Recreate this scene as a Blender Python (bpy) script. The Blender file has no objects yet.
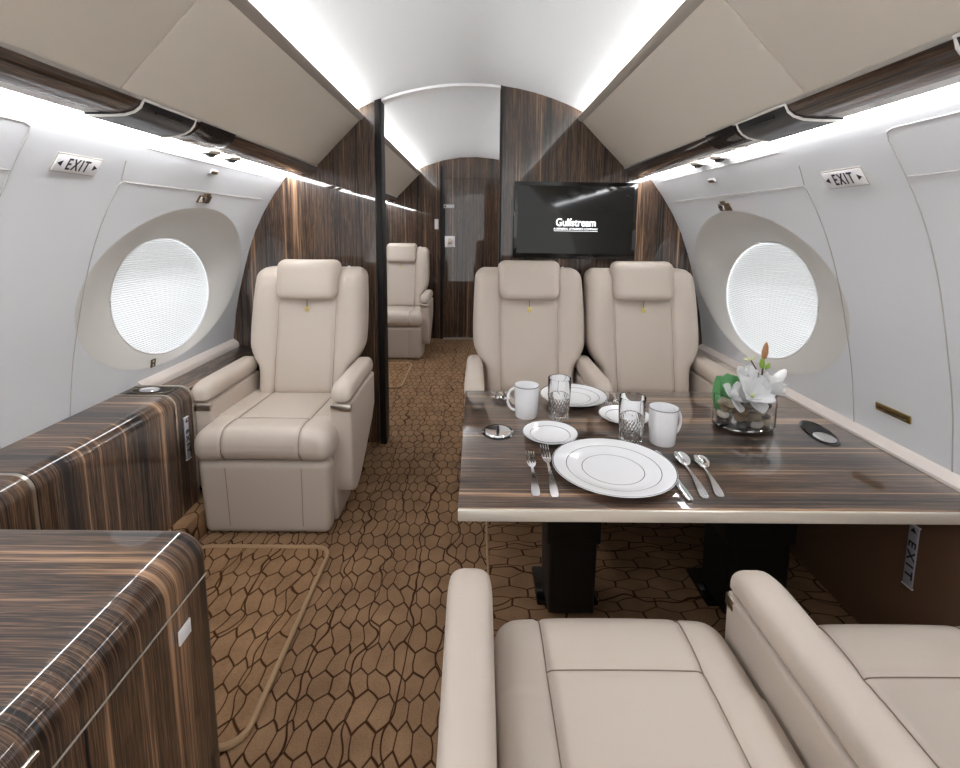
import bpy, bmesh, math, random
from mathutils import Vector, Matrix
random.seed(7)
S = bpy.context.scene
COL = S.collection
PI = math.pi

# ------------------------------------------------------------------ materials
def lin(h):
    h = h.lstrip('#')
    v = [int(h[i:i+2], 16)/255 for i in (0, 2, 4)]
    return tuple((c/12.92 if c <= .04045 else ((c+.055)/1.055)**2.4) for c in v) + (1,)

def mat(name, col='#808080', rough=.5, metal=0, coat=0, spec=.5, **kw):
    m = bpy.data.materials.new(name); m.use_nodes = True
    b = m.node_tree.nodes['Principled BSDF']
    b.inputs['Base Color'].default_value = lin(col) if isinstance(col, str) else col
    b.inputs['Roughness'].default_value = rough
    b.inputs['Metallic'].default_value = metal
    b.inputs['Coat Weight'].default_value = coat
    b.inputs['Coat Roughness'].default_value = .03
    b.inputs['Specular IOR Level'].default_value = spec
    for k, v in kw.items(): b.inputs[k.replace('_', ' ')].default_value = v
    return m

def N(m, t, **kw):
    n = m.node_tree.nodes.new(t)
    for k, v in kw.items(): setattr(n, k, v)
    return n
def L(m, a, b): m.node_tree.links.new(a, b)
def bsdf(m): return m.node_tree.nodes['Principled BSDF']

def bump(m, scale=300, strength=.1, dist=.001, detail=3, stretch=None):
    tc = N(m, 'ShaderNodeTexCoord'); no = N(m, 'ShaderNodeTexNoise')
    no.inputs['Scale'].default_value = scale; no.inputs['Detail'].default_value = detail
    src = tc.outputs['Object']
    if stretch:
        mp = N(m, 'ShaderNodeMapping'); mp.inputs['Scale'].default_value = stretch
        L(m, src, mp.inputs[0]); src = mp.outputs[0]
    bp = N(m, 'ShaderNodeBump'); bp.inputs['Strength'].default_value = strength; bp.inputs['Distance'].default_value = dist
    L(m, src, no.inputs['Vector']); L(m, no.outputs[0], bp.inputs['Height'])
    L(m, bp.outputs[0], bsdf(m).inputs['Normal'])
    return m

def ramp(m, stops):
    r = N(m, 'ShaderNodeValToRGB'); e = r.color_ramp.elements
    while len(e) < len(stops): e.new(.5)
    for i, (p, c) in enumerate(stops):
        e[i].position = p; e[i].color = lin(c) if isinstance(c, str) else c
    return r

def wood(name, axis, freq=150, along=.9, gain=1.0):
    """macassar ebony: thin dark and tan stripes, polished; stripes change along `axis`"""
    m = mat(name, '#2a1a12', rough=.3, coat=1.0, spec=.2)
    bsdf(m).inputs['Coat Roughness'].default_value = .015
    bsdf(m).inputs['Coat IOR'].default_value = 1.6
    tc = N(m, 'ShaderNodeTexCoord')
    def noise(f, a, detail, off=0):
        mp = N(m, 'ShaderNodeMapping')
        mp.inputs['Scale'].default_value = [f if i == axis else a for i in range(3)]
        mp.inputs['Location'].default_value = (off, off, off)
        L(m, tc.outputs['Object'], mp.inputs[0])
        n = N(m, 'ShaderNodeTexNoise'); n.inputs['Scale'].default_value = 1
        n.inputs['Detail'].default_value = detail; n.inputs['Roughness'].default_value = .68
        n.inputs['Distortion'].default_value = .15
        L(m, mp.outputs[0], n.inputs['Vector']); return n.outputs[0]
    a = noise(freq, along, 5); b = noise(freq*.22, along*.6, 1, 3.3)
    mx = N(m, 'ShaderNodeMath', operation='MULTIPLY_ADD'); mx.inputs[1].default_value = .6
    L(m, a, mx.inputs[0])
    m2 = N(m, 'ShaderNodeMath', operation='MULTIPLY'); m2.inputs[1].default_value = .42
    L(m, b, m2.inputs[0]); L(m, m2.outputs[0], mx.inputs[2])
    g = gain
    def c(r_, g_, b_): return (r_*g, g_*g, b_*g, 1)
    r = ramp(m, [(.40, c(.008, .006, .006)), (.452, c(.018, .012, .010)), (.470, c(.120, .066, .038)), (.486, c(.016, .011, .009)),
                 (.512, c(.032, .019, .013)), (.530, c(.15, .083, .047)), (.546, c(.022, .014, .011)), (.572, c(.075, .043, .027)),
                 (.60, c(.20, .115, .066)), (.65, c(.34, .205, .12))])
    L(m, mx.outputs[0], r.inputs[0]); L(m, r.outputs[0], bsdf(m).inputs['Base Color'])
    return m

M = {}
M['leather'] = bump(mat('beige_leather', '#c4b7ab', .45, spec=.45), 420, .12, .0006)
M['leather2'] = bump(mat('beige_leather_lower', '#bbaea2', .5, spec=.4), 420, .12, .0006)
M['stitch'] = mat('seam_thread', '#857668', .8)
M['wood_x'] = wood('ebony_veneer_vertical', 0, 70, gain=1.1)
M['wood_y'] = wood('ebony_veneer_cabinet', 1, 70, gain=1.35)
M['wood_t'] = wood('ebony_veneer_table', 1, 85, gain=1.2)
M['wood_z'] = wood('ebony_veneer_rail', 2, 150, gain=1.2)
M['dark'] = mat('black_lacquer', '#0e0a09', .5, spec=.3)
M['black'] = mat('satin_black', '#0b0908', .5)
M['ceil'] = bump(mat('ceiling_fabric', '#e6e8ea', .8), 60, .05, .001, stretch=(1, 6, 1))
M['side'] = bump(mat('sidewall_fabric', '#d9dadd', .65), 40, .12, .0012, stretch=(1, 1, 5))
M['reveal'] = mat('window_reveal', '#d0cdc8', .6)
M['bin'] = bump(mat('bin_leather', '#e0d7ca', .55, spec=.35), 250, .08, .0006)
M['lip'] = mat('bin_lip', '#aaa298', .4)
M['line'] = mat('panel_gap', '#aeaaa8', .8)
M['linelight'] = mat('pale_edge', '#e8e4df', .5)
M['sill'] = mat('sill_leather', '#d8cdc6', .5)
M['dado'] = bump(mat('lower_wall_fabric', '#6b4f3c', .85, spec=.2), 200, .1, .001)
M['nickel'] = mat('brushed_nickel', '#cfc6bb', .28, metal=1)
M['champ'] = mat('champagne_edge', '#d6cec2', .3, metal=.35)
M['chrome'] = mat('chrome', '#f3f3f5', .16, metal=1)
M['brass'] = mat('brass', '#b29a62', .25, metal=1)
M['gold'] = mat('gold_tag', '#e0cf86', .3, metal=.5)
M['bronze'] = mat('bronze', '#7d6a55', .35, metal=.9)
M['china'] = mat('white_china', '#eeeef0', .12, coat=.5)
M['plat'] = mat('platinum_band', '#8d8d92', .25, metal=.7)
M['white'] = mat('white_plastic', '#e9e7e8', .4)
M['ink'] = mat('black_ink', '#15131a', .6)
M['screen'] = mat('tv_glass', '#15120f', .06, coat=0, spec=.4)
M['bezel'] = mat('tv_bezel', '#0a0a0c', .15, coat=.5)
M['psu'] = mat('smoked_panel', '#24262c', .32, coat=.3)
M['blind'] = mat('pleated_shade', '#e6eaec', .8)
bsdf(M['blind']).inputs['Emission Color'].default_value = (.93, .97, 1, 1)
bsdf(M['blind']).inputs['Emission Strength'].default_value = .13  # faint glow put into the blind fabric stands in for daylight behind it
M['letters'] = mat('lit_letters', '#f4f4f4', .5)
bsdf(M['letters']).inputs['Emission Color'].default_value = (1, 1, 1, 1)
bsdf(M['letters']).inputs['Emission Strength'].default_value = .8
M['glass'] = mat('clear_glass', '#ffffff', .0, Transmission_Weight=1.0, IOR=1.45)
M['cut'] = mat('cut_glass', '#ffffff', .02, Transmission_Weight=1.0, IOR=1.5)
M['water'] = mat('water', '#f4f8f6', .0, Transmission_Weight=1.0, IOR=1.33)
M['petal'] = mat('white_petal', '#ffffff', .6)
M['leaf'] = bump(mat('green_leaf', '#79bd80', .4), 60, .3, .002)
M['bud'] = mat('pale_bud', '#d9dfae', .5)
M['budbrown'] = mat('brown_bud', '#a5764f', .5)
M['budgreen'] = mat('bud_green', '#8fb244', .5)
M['twig'] = mat('twig', '#6b5138', .8)
M['rope'] = mat('carpet_binding', '#a08262', .9)
M['pebbles'] = [mat('pebble_cream', '#b5a890', .45), mat('pebble_dark', '#2d2a28', .35), mat('pebble_grey', '#807a72', .45),
                mat('pebble_tan', '#8f7658', .45), mat('pebble_white', '#d2ccc2', .4)]

def strip_light(name, strength, col=(.96, .98, 1)):
    m = mat(name, '#ffffff', .5)
    b = bsdf(m); b.inputs['Emission Color'].default_value = (*col, 1); b.inputs['Emission Strength'].default_value = strength
    return m
M['led_cove'] = strip_light('led_cove', 32)
M['led_wall'] = strip_light('led_wall', 10)

def carpet(name, cw, cl, base, line, w=.055):
    """cut-pile carpet with a dark honeycomb of drawn-out cells: cw x cl metres per cell"""
    m = mat(name, base, .95, spec=.1)
    tc = N(m, 'ShaderNodeTexCoord')
    dn = N(m, 'ShaderNodeTexNoise'); dn.inputs['Scale'].default_value = 7; dn.inputs['Detail'].default_value = 1
    L(m, tc.outputs['Object'], dn.inputs['Vector'])
    sb = N(m, 'ShaderNodeVectorMath', operation='SUBTRACT'); sb.inputs[1].default_value = (.5, .5, .5)
    L(m, dn.outputs['Color'], sb.inputs[0])
    sc = N(m, 'ShaderNodeVectorMath', operation='SCALE'); sc.inputs['Scale'].default_value = .07
    L(m, sb.outputs[0], sc.inputs[0])
    ad = N(m, 'ShaderNodeVectorMath', operation='ADD')
    L(m, tc.outputs['Object'], ad.inputs[0]); L(m, sc.outputs[0], ad.inputs[1])
    mp = N(m, 'ShaderNodeVectorMath', operation='MULTIPLY')
    mp.inputs[1].default_value = (1/cw, 1.732/(2*cl)*1.0, 0)
    L(m, ad.outputs[0], mp.inputs[0])
    h = (.5, .866, 0)
    def wrapc(src, off):
        s1 = N(m, 'ShaderNodeVectorMath', operation='ADD'); s1.inputs[1].default_value = off
        L(m, src, s1.inputs[0])
        wv = N(m, 'ShaderNodeVectorMath', operation='WRAP')
        wv.inputs[1].default_value = (.5, .866, 1); wv.inputs[2].default_value = (-.5, -.866, -1)
        L(m, s1.outputs[0], wv.inputs[0])
        sep = N(m, 'ShaderNodeVectorMath', operation='MULTIPLY'); sep.inputs[1].default_value = (1, 1, 0)
        L(m, wv.outputs[0], sep.inputs[0])
        ln = N(m, 'ShaderNodeVectorMath', operation='LENGTH'); L(m, sep.outputs[0], ln.inputs[0])
        return sep.outputs[0], ln.outputs['Value']
    av, al = wrapc(mp.outputs[0], (0, 0, 0)); bv, bl = wrapc(mp.outputs[0], h)
    lt = N(m, 'ShaderNodeMath', operation='LESS_THAN'); L(m, al, lt.inputs[0]); L(m, bl, lt.inputs[1])
    mxv = N(m, 'ShaderNodeMix', data_type='VECTOR')
    L(m, lt.outputs[0], mxv.inputs[0]); L(m, bv, mxv.inputs[4]); L(m, av, mxv.inputs[5])
    ab = N(m, 'ShaderNodeVectorMath', operation='ABSOLUTE'); L(m, mxv.outputs[1], ab.inputs[0])
    dt = N(m, 'ShaderNodeVectorMath', operation='DOT_PRODUCT'); dt.inputs[1].default_value = (.5, .866, 0)
    L(m, ab.outputs[0], dt.inputs[0])
    sx = N(m, 'ShaderNodeSeparateXYZ'); L(m, ab.outputs[0], sx.inputs[0])
    mm = N(m, 'ShaderNodeMath', operation='MAXIMUM'); L(m, dt.outputs['Value'], mm.inputs[0]); L(m, sx.outputs[0], mm.inputs[1])
    r1 = ramp(m, [(.5-w, (0, 0, 0, 1)), (.5-w*.35, (1, 1, 1, 1))]); L(m, mm.outputs[0], r1.inputs[0])
    # the second, crossing set of wandering lines
    ax, pitch = (0, cw*2.6) if cw < cl*1.2 else (1, cl*2.6)
    wn = N(m, 'ShaderNodeTexNoise'); wn.inputs['Scale'].default_value = 6; wn.inputs['Detail'].default_value = 1
    L(m, tc.outputs['Object'], wn.inputs['Vector'])
    sp = N(m, 'ShaderNodeSeparateXYZ'); L(m, tc.outputs['Object'], sp.inputs[0])
    w1 = N(m, 'ShaderNodeMath', operation='MULTIPLY'); w1.inputs[1].default_value = 1/pitch; L(m, sp.outputs[ax], w1.inputs[0])
    w2 = N(m, 'ShaderNodeMath', operation='MULTIPLY_ADD'); w2.inputs[1].default_value = 1.2
    L(m, wn.outputs[0], w2.inputs[0]); L(m, w1.outputs[0], w2.inputs[2])
    w3 = N(m, 'ShaderNodeMath', operation='PINGPONG'); w3.inputs[1].default_value = .5; L(m, w2.outputs[0], w3.inputs[0])
    r2 = ramp(m, [(.012, (1, 1, 1, 1)), (.026, (0, 0, 0, 1))]); L(m, w3.outputs[0], r2.inputs[0])
    mx = N(m, 'ShaderNodeMath', operation='MAXIMUM'); L(m, r1.outputs[0], mx.inputs[0]); L(m, r2.outputs[0], mx.inputs[1])
    # pile mottling
    n2 = N(m, 'ShaderNodeTexNoise'); n2.inputs['Scale'].default_value = 260; n2.inputs['Detail'].default_value = 2
    L(m, tc.outputs['Object'], n2.inputs['Vector'])
    n3 = N(m, 'ShaderNodeTexNoise'); n3.inputs['Scale'].default_value = 9; n3.inputs['Detail'].default_value = 3
    L(m, tc.outputs['Object'], n3.inputs['Vector'])
    av2 = N(m, 'ShaderNodeMath', operation='MULTIPLY_ADD'); av2.inputs[1].default_value = .45
    L(m, n2.outputs[0], av2.inputs[0])
    q = N(m, 'ShaderNodeMath', operation='MULTIPLY'); q.inputs[1].default_value = .55; L(m, n3.outputs[0], q.inputs[0]); L(m, q.outputs[0], av2.inputs[2])
    bc = lin(base)
    rb = ramp(m, [(.3, tuple(c*.68 for c in bc[:3])+(1,)), (.7, tuple(c*1.3 for c in bc[:3])+(1,))]); L(m, av2.outputs[0], rb.inputs[0])
    mc = N(m, 'ShaderNodeMix', data_type='RGBA'); L(m, mx.outputs[0], mc.inputs[0]); L(m, rb.outputs[0], mc.inputs[6]); mc.inputs[7].default_value = lin(line)
    L(m, mc.outputs[2], bsdf(m).inputs['Base Color'])
    iv = N(m, 'ShaderNodeMath', operation='MULTIPLY_ADD'); iv.inputs[1].default_value = -.7
    L(m, mx.outputs[0], iv.inputs[0]); L(m, n2.outputs[0], iv.inputs[2])
    bp = N(m, 'ShaderNodeBump'); bp.inputs['Strength'].default_value = .5; bp.inputs['Distance'].default_value = .003
    L(m, iv.outputs[0], bp.inputs['Height']); L(m, bp.outputs[0], bsdf(m).inputs['Normal'])
    return m
M['carpet'] = carpet('carpet_aisle', .044, .070, '#876a50', '#38200f')
M['carpet2'] = carpet('carpet_cross', .110, .045, '#80634a', '#38200f', .04)
M['carpet3'] = carpet('carpet_hatch', .048, .078, '#8b6c50', '#40270f')

# ------------------------------------------------------------------ helpers
def obj(name, bm, m, parent=None, smooth=True, loc=None):
    me = bpy.data.meshes.new(name)
    if isinstance(bm, bmesh.types.BMesh):
        bmesh.ops.recalc_face_normals(bm, faces=bm.faces)
        bm.to_mesh(me); bm.free()
    else:
        me.from_pydata(*bm); me.update()
    ms = m if isinstance(m, list) else [m]
    for x in ms: me.materials.append(x)
    if smooth:
        for p in me.polygons: p.use_smooth = True
        try: me.set_sharp_from_angle(angle=math.radians(38))
        except Exception: pass
    o = bpy.data.objects.new(name, me); COL.objects.link(o)
    if parent: o.parent = parent
    if loc: o.location = loc
    return o

def thing(name, label, cat, loc=(0, 0, 0), rz=0, group=None):
    o = bpy.data.objects.new(name, None); COL.objects.link(o); o.empty_display_size = .05
    o.location = loc; o.rotation_euler = (0, 0, rz)
    return tag(o, label, cat, group)
def tag(o, label, cat, group=None):
    o['label'] = label; o['category'] = cat
    if group: o['group'] = group
    return o
def struct(name, bm, m, smooth=True, label=None):
    o = obj(name, bm, m, None, smooth); o['kind'] = 'structure'
    if label: o['label'] = label
    return o
def copy_tree(o, parent=None):
    c = o.copy(); COL.objects.link(c); c.parent = parent
    for ch in [k for k in bpy.data.objects if k.parent == o]: copy_tree(ch, c)
    return c

def box(bm, x0, x1, y0, y1, z0, z1, bev=0, seg=2):
    r = bmesh.ops.create_cube(bm, size=1)
    vs = r['verts']
    for v in vs:
        v.co = Vector(((x0+x1)/2+v.co.x*(x1-x0), (y0+y1)/2+v.co.y*(y1-y0), (z0+z1)/2+v.co.z*(z1-z0)))
    if bev:
        es = list({e for v in vs for e in v.link_edges})
        bmesh.ops.bevel(bm, geom=es, offset=bev, segments=seg, affect='EDGES', profile=.5)
    return bm
def nb(): return bmesh.new()
def boxm(*a, **k): return box(nb(), *a, **k)

def prism(poly, a, b, axis='y', bev=0, seg=3, bm=None):
    """poly: 2-D outline, extruded from a to b along axis"""
    bm = bm or nb()
    def co(p, t):
        if axis == 'y': return (p[0], t, p[1])
        if axis == 'x': return (t, p[0], p[1])
        return (p[0], p[1], t)
    va = [bm.verts.new(co(p, a)) for p in poly]; vb = [bm.verts.new(co(p, b)) for p in poly]
    n = len(poly); fs = [bm.faces.new(va), bm.faces.new(vb[::-1])]
    for i in range(n): fs.append(bm.faces.new((va[i], vb[i], vb[(i+1) % n], va[(i+1) % n])))
    bmesh.ops.recalc_face_normals(bm, faces=fs)
    if bev:
        es = list(fs[0].edges)+list(fs[1].edges)
        bmesh.ops.bevel(bm, geom=es, offset=bev, segments=seg, affect='EDGES', profile=.5)
    return bm

def sheet(line, a, b, n=1, axis='y', th=0, bm=None):
    """open 2-D polyline (x,z) swept along y from a to b as a sheet, optional thickness downward/outward by offset normals"""
    bm = bm or nb()
    pts = [Vector((p[0], p[1])) for p in line]
    if th:
        off = []
        for i, p in enumerate(pts):
            d = (pts[min(i+1, len(pts)-1)]-pts[max(i-1, 0)]).normalized()
            off.append(p+Vector((-d.y, d.x))*th)
        return prism([tuple(p) for p in pts]+[tuple(p) for p in reversed(off)], a, b, 'y', bm=bm)
    rows = []
    for k in range(n+1):
        t = a+(b-a)*k/n
        rows.append([bm.verts.new((p.x, t, p.y)) for p in pts])
    for k in range(n):
        for i in range(len(pts)-1):
            bm.faces.new((rows[k][i], rows[k][i+1], rows[k+1][i+1], rows[k+1][i]))
    return bm

def tube(bm, pts, r, n=8, rr=None, cap=True):
    pts = [Vector(p) for p in pts]; rings = []
    up = Vector((0, 0, 1))
    for i, p in enumerate(pts):
        d = (pts[min(i+1, len(pts)-1)]-pts[max(i-1, 0)]).normalized()
        a = d.cross(up)
        if a.length < 1e-3: a = d.cross(Vector((0, 1, 0)))
        a.normalize(); b = a.cross(d).normalized()
        ra = rr[i] if rr else r
        rings.append([bm.verts.new(p+a*math.cos(2*PI*k/n)*ra+b*math.sin(2*PI*k/n)*ra) for k in range(n)])
    for i in range(len(rings)-1):
        for k in range(n): bm.faces.new((rings[i][k], rings[i][(k+1) % n], rings[i+1][(k+1) % n], rings[i+1][k]))
    if cap: bm.faces.new(rings[0][::-1]); bm.faces.new(rings[-1])
    return bm

def lathe(prof, n=48, sx=1, sy=1, bm=None, cx=0, cy=0):
    bm = bm or nb(); rings = []
    for r, z in prof:
        if r < 1e-5: rings.append([bm.verts.new((cx, cy, z))])
        else: rings.append([bm.verts.new((cx+r*sx*math.cos(2*PI*k/n), cy+r*sy*math.sin(2*PI*k/n), z)) for k in range(n)])
    for a, b in zip(rings, rings[1:]):
        for k in range(n):
            q = (a[k % len(a)], a[(k+1) % len(a)], b[(k+1) % len(b)], b[k % len(b)])
            q = list(dict.fromkeys(q))
            if len(q) > 2: bm.faces.new(q)
    return bm

def dens(n, e):
    """0..1 samples, denser at both ends (e = share of the length that is rounded)"""
    k = max(3, n//5); s = [e*(1-math.cos(PI/2*i/k)) for i in range(k)]
    m = n-2*k; mid = [e+(1-2*e)*i/m for i in range(m+1)]
    return s+mid+[1-v for v in reversed(s)]

def pad(size, r, res=(24, 24, 8), warp=None, groove=None, centre=(0, 0, 0)):
    """rounded upholstered block. groove(p)->depth cut along the outward normal; warp(p)->p"""
    bm = nb(); sx, sy, sz = size; vid = {}
    G = [dens(max(res[i], 8), min(.45, r/size[i])) for i in range(3)]
    n = [len(g)-1 for g in G]
    def vert(i, j, k):
        key = (i, j, k)
        if key in vid: return vid[key]
        p = Vector(((G[0][i]-.5)*sx, (G[1][j]-.5)*sy, (G[2][k]-.5)*sz))
        q = Vector([max(-s/2+r, min(s/2-r, c)) for s, c in zip(size, p)])
        d = p-q
        nn = d.normalized() if d.length > 1e-9 else Vector((0, 0, 1))
        p = q+nn*r
        if groove: p -= nn*groove(p)
        p += Vector(centre)
        if warp: p = Vector(warp(p))
        vid[key] = bm.verts.new(p); return vid[key]
    for (a, b, c) in ((0, 1, 2), (1, 2, 0), (0, 2, 1)):
        for side in (0, n[c]):
            for i in range(n[a]):
                for j in range(n[b]):
                    f = []
                    for di, dj in ((0, 0), (1, 0), (1, 1), (0, 1)):
                        ix = [0, 0, 0]; ix[a] = i+di; ix[b] = j+dj; ix[c] = side
                        f.append(vert(*ix))
                    bm.faces.new(f)
    return bm

def gz(d, w): return math.exp(-(d/w)**2)
def interp(t, pts):
    if t <= pts[0][0]: return pts[0][1]
    for (a, va), (b, vb) in zip(pts, pts[1:]):
        if t <= b: return va+(vb-va)*(t-a)/(b-a)
    return pts[-1][1]
def smooth_interp(t, pts):
    n = len(pts)
    if t <= pts[0][0]: return pts[0][1]
    if t >= pts[-1][0]: return pts[-1][1]
    for i in range(n-1):
        if t <= pts[i+1][0]:
            x0, y0 = pts[i]; x1, y1 = pts[i+1]; h = x1-x0; u = (t-x0)/h
            def sl(k):
                a = pts[max(k-1, 0)]; b = pts[min(k+1, n-1)]; return (b[1]-a[1])/(b[0]-a[0])
            m0, m1 = sl(i)*h, sl(i+1)*h
            return (2*u**3-3*u*u+1)*y0+(u**3-2*u*u+u)*m0+(-2*u**3+3*u*u)*y1+(u**3-u*u)*m1

def text_mesh(s, size, m, parent, name, mw, extrude=.0004, bold=0, sx=1, sp=1):
    cu = bpy.data.curves.new('t', 'FONT'); cu.body = s; cu.size = size; cu.align_x = 'CENTER'; cu.align_y = 'CENTER'
    cu.extrude = extrude; cu.offset = bold; cu.space_character = sp
    o = bpy.data.objects.new('t', cu); COL.objects.link(o)
    bpy.context.view_layer.update()
    me = bpy.data.meshes.new_from_object(o.evaluated_get(bpy.context.evaluated_depsgraph_get()))
    bpy.data.objects.remove(o)
    me.transform(Matrix.Scale(sx, 4, (1, 0, 0)))
    me.transform(mw); me.materials.clear(); me.materials.append(m)
    t = bpy.data.objects.new(name, me); COL.objects.link(t)
    if parent: t.parent = parent
    return t

# ------------------------------------------------------------------ cabin shell
XC = -.04                       # cabin centre line
YB, YF, YR = 2.40, 4.80, -.55  # bulkhead, far bulkhead, rear end
WP = [(.0, 1.145), (.45, 1.150), (.53, 1.200), (.60, 1.190), (.68, 1.178), (.765, 1.160), (.82, 1.146), (.90, 1.125), (1.0, 1.095),
      (1.1, 1.057), (1.194, 1.010), (1.28, .955), (1.362, .893)]
def WH(z): return smooth_interp(z, WP[2:]) if z >= .53 else interp(z, WP[:3])
def WX(side, z): return XC+side*WH(z)
TT = .52                        # table top height

# floor
bm = nb(); box(bm, XC-1.3, XC+1.3, YR, YF+.1, -.04, 0); struct('floor', bm, M['carpet'], False)
bm = nb(); box(bm, .047, 1.104, .2, 1.745, .0, .004); struct('floor_carpet_panel', bm, M['carpet2'], False)
bm = tube(nb(), [(.046, .2, .004), (.046, 1.745, .004)], .004, 6)
o = struct('trim_13', bm, M['rope'])

# carpet hatch covers with bound edges
def hatch(x0, x1, y0, y1, label, r=.05):
    t = thing('floor_hatch', label, 'floor hatch', ((x0+x1)/2, (y0+y1)/2, 0))
    cx, cy = (x0+x1)/2, (y0+y1)/2; out = []
    for (sx, sy, a0) in ((1, 1, 0), (-1, 1, 90), (-1, -1, 180), (1, -1, 270)):
        for k in range(6):
            a = math.radians(a0+90*k/5)
            out.append((sx*((x1-x0)/2-r)+r*math.cos(a), sy*((y1-y0)/2-r)+r*math.sin(a)))
    obj('carpet_cover', prism(out, .0, .006, 'z'), M['carpet3'], t, False)
    obj('bound_edge', tube(nb(), [(p[0], p[1], .006) for p in out+[out[0]]], .0075, 8, cap=False), M['rope'], t)
hatch(-.97, -.50, .90, 1.555, 'carpeted floor hatch with corded edge beside the near wood cabinet')
hatch(-1.0, -.52, 3.25, 3.86, 'small carpeted floor hatch in front of the seat beyond the partition')

# ceiling
def ceil_prof(apex=1.806, hmax=.70, n=40):
    R = 1.24
    return [(XC+h, apex-(R-math.sqrt(R*R-h*h))) for h in [(-1+2*i/n)*hmax for i in range(n+1)]]
struct('ceiling', sheet(ceil_prof(), YR, YF+.02, 1, th=.02), M['ceil'])

# sidewalls ---------------------------------------------------------
WY, WZ, WRY, WRZ = 1.925, .842, .305, .232         # blind opening
OY, OZ, ORY, ORZ = 1.87, .885, .485, .303         # outer rim on the wall
RY0, RY1, RZ0, RZ1 = 1.365, 2.375, .565, 1.205
def sidewall(side, name):
    bm = nb()
    def V(y, z): return bm.verts.new((WX(side, z), y, z))
    def grid(ys, zs):
        g = [[V(y, z) for z in zs] for y in ys]
        for a, b in zip(g, g[1:]):
            for k in range(len(zs)-1): bm.faces.new((a[k], a[k+1], b[k+1], b[k]))
    lo = [.53+(RZ0-.53)*i/3 for i in range(4)]
    mi = [RZ0+(RZ1-RZ0)*i/24 for i in range(25)]
    hi = [RZ1+(1.362-RZ1)*i/8 for i in range(9)]
    zs = lo[:-1]+mi+hi[1:]
    grid([YR, 0, .7, RY0], zs); grid([RY1, YB+.02, YF], zs)
    ys = [RY0+(RY1-RY0)*i/24 for i in range(25)]
    grid(ys, lo); grid(ys, hi)
    n = 96; rings = []; angs = [2*PI*k/n for k in range(n)]
    for (qy, qz) in ((RY1, RZ1), (RY0, RZ1), (RY0, RZ0), (RY1, RZ0)):
        q = math.atan2(qz-OZ, qy-OY) % (2*PI)
        angs[min(range(n), key=lambda k: abs(angs[k]-q))] = q
    for j in range(9):
        t = j/8; ring = []
        for k in range(n):
            a = angs[k]; ca, sa = math.cos(a), math.sin(a)
            ey, ez = OY+ORY*ca, OZ+ORZ*sa
            tt = min(((RY1-OY)/ca if ca > 1e-9 else (RY0-OY)/ca if ca < -1e-9 else 9),
                     ((RZ1-OZ)/sa if sa > 1e-9 else (RZ0-OZ)/sa if sa < -1e-9 else 9))
            by, bz = OY+ca*tt, OZ+sa*tt
            ring.append(V(ey+(by-ey)*t, ez+(bz-ez)*t))
        rings.append(ring)
    for a, b in zip(rings, rings[1:]):
        for k in range(n): bm.faces.new((a[k], a[(k+1) % n], b[(k+1) % n], b[k]))
    bmesh.ops.remove_doubles(bm, verts=bm.verts, dist=.0006)
    w = struct(name, bm, M['side'])
    # panel gaps
    def gap(pts, mtl='line', r=.0016):
        P = []
        for (y0, z0), (y1, z1) in zip(pts, pts[1:]):
            for i in range(12):
                P.append((y0+(y1-y0)*i/12, z0+(z1-z0)*i/12))
        P.append(pts[-1])
        s = obj('panel_seam', tube(nb(), [(WX(side, z)-side*.0005, y, z) for y, z in P], r, 5), M[mtl], w)
    gap([(2.30, 1.248), (1.41, 1.246), (1.40, 1.236), (1.405, .54)])
    gap([(2.28, 1.2445), (1.41, 1.2445)], 'linelight', .0014)
    gap([(1.40, 1.248), (1.375, 1.30)])
    gap([(2.30, 1.342), (1.42, 1.342)])
    gap([(-.2, 1.335), (1.045, 1.335), (1.062, 1.330), (1.07, 1.315), (1.078, 1.22), (1.09, .9), (1.10, .54)])
    gap([(-.2, 1.238), (1.075, 1.238)])
    # lower wall
    low = sheet([(WX(side, z), z) for z in (0, .45, .53)] if side > 0 else [(XC-1.206, 0), (XC-1.206, .53)], YR, YF, 1)
    struct(name+'_lower', low, M['dado'])
    return w
wl = sidewall(-1, 'wall_left'); wr = sidewall(1, 'wall_right')

def window(side, name, label):
    n = 96; bm = nb(); rings = []
    HB = 1.212
    for j in range(17):
        t = j/16; e = t*t*(3-2*t)
        ring = []
        for k in range(n):
            a = 2*PI*k/n; ca, sa = math.cos(a), math.sin(a)
            y0, z0 = OY+(ORY+.002)*ca, OZ+(ORZ+.002)*sa
            y1, z1 = WY+WRY*ca, WZ+WRZ*sa
            s_ = t
            y = y0+(y1-y0)*s_; z = z0+(z1-z0)*s_
            h0 = WH(z0); h = h0+(HB-h0)*(t**1.25)
            ring.append(bm.verts.new((XC+side*(h-.0006*(1-t)), y, z)))
        rings.append(ring)
    for a, b in zip(rings, rings[1:]):
        for k in range(n): bm.faces.new((a[k], a[(k+1) % n], b[(k+1) % n], b[k]))
    w = struct(name, bm, M['reveal'], label=label)
    # rim
    obj('window_frame', tube(nb(), [(XC+side*(HB-.001), WY+(WRY-.001)*math.cos(2*PI*k/72), WZ+(WRZ-.001)*math.sin(2*PI*k/72)) for k in range(73)], .003, 6, cap=False), M['white'], w)
    # pleated shade: real folds
    bm = nb(); npl = 58; rows = []
    for i in range(npl*2+1):
        v = -1+2*i/(npl*2); z = WZ+v*(WRZ+.004); half = (WRY+.006)*math.sqrt(max(0, 1-v*v))+.0005
        d = HB+.006+(.0022 if i % 2 else 0)
        rows.append([bm.verts.new((XC+side*d, WY-half+2*half*k/12, z)) for k in range(13)])
    for a, b in zip(rows, rows[1:]):
        for k in range(12): bm.faces.new((a[k], a[k+1], b[k+1], b[k]))
    obj('pleated_blind', bm, M['blind'], w, False)
    return w
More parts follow.
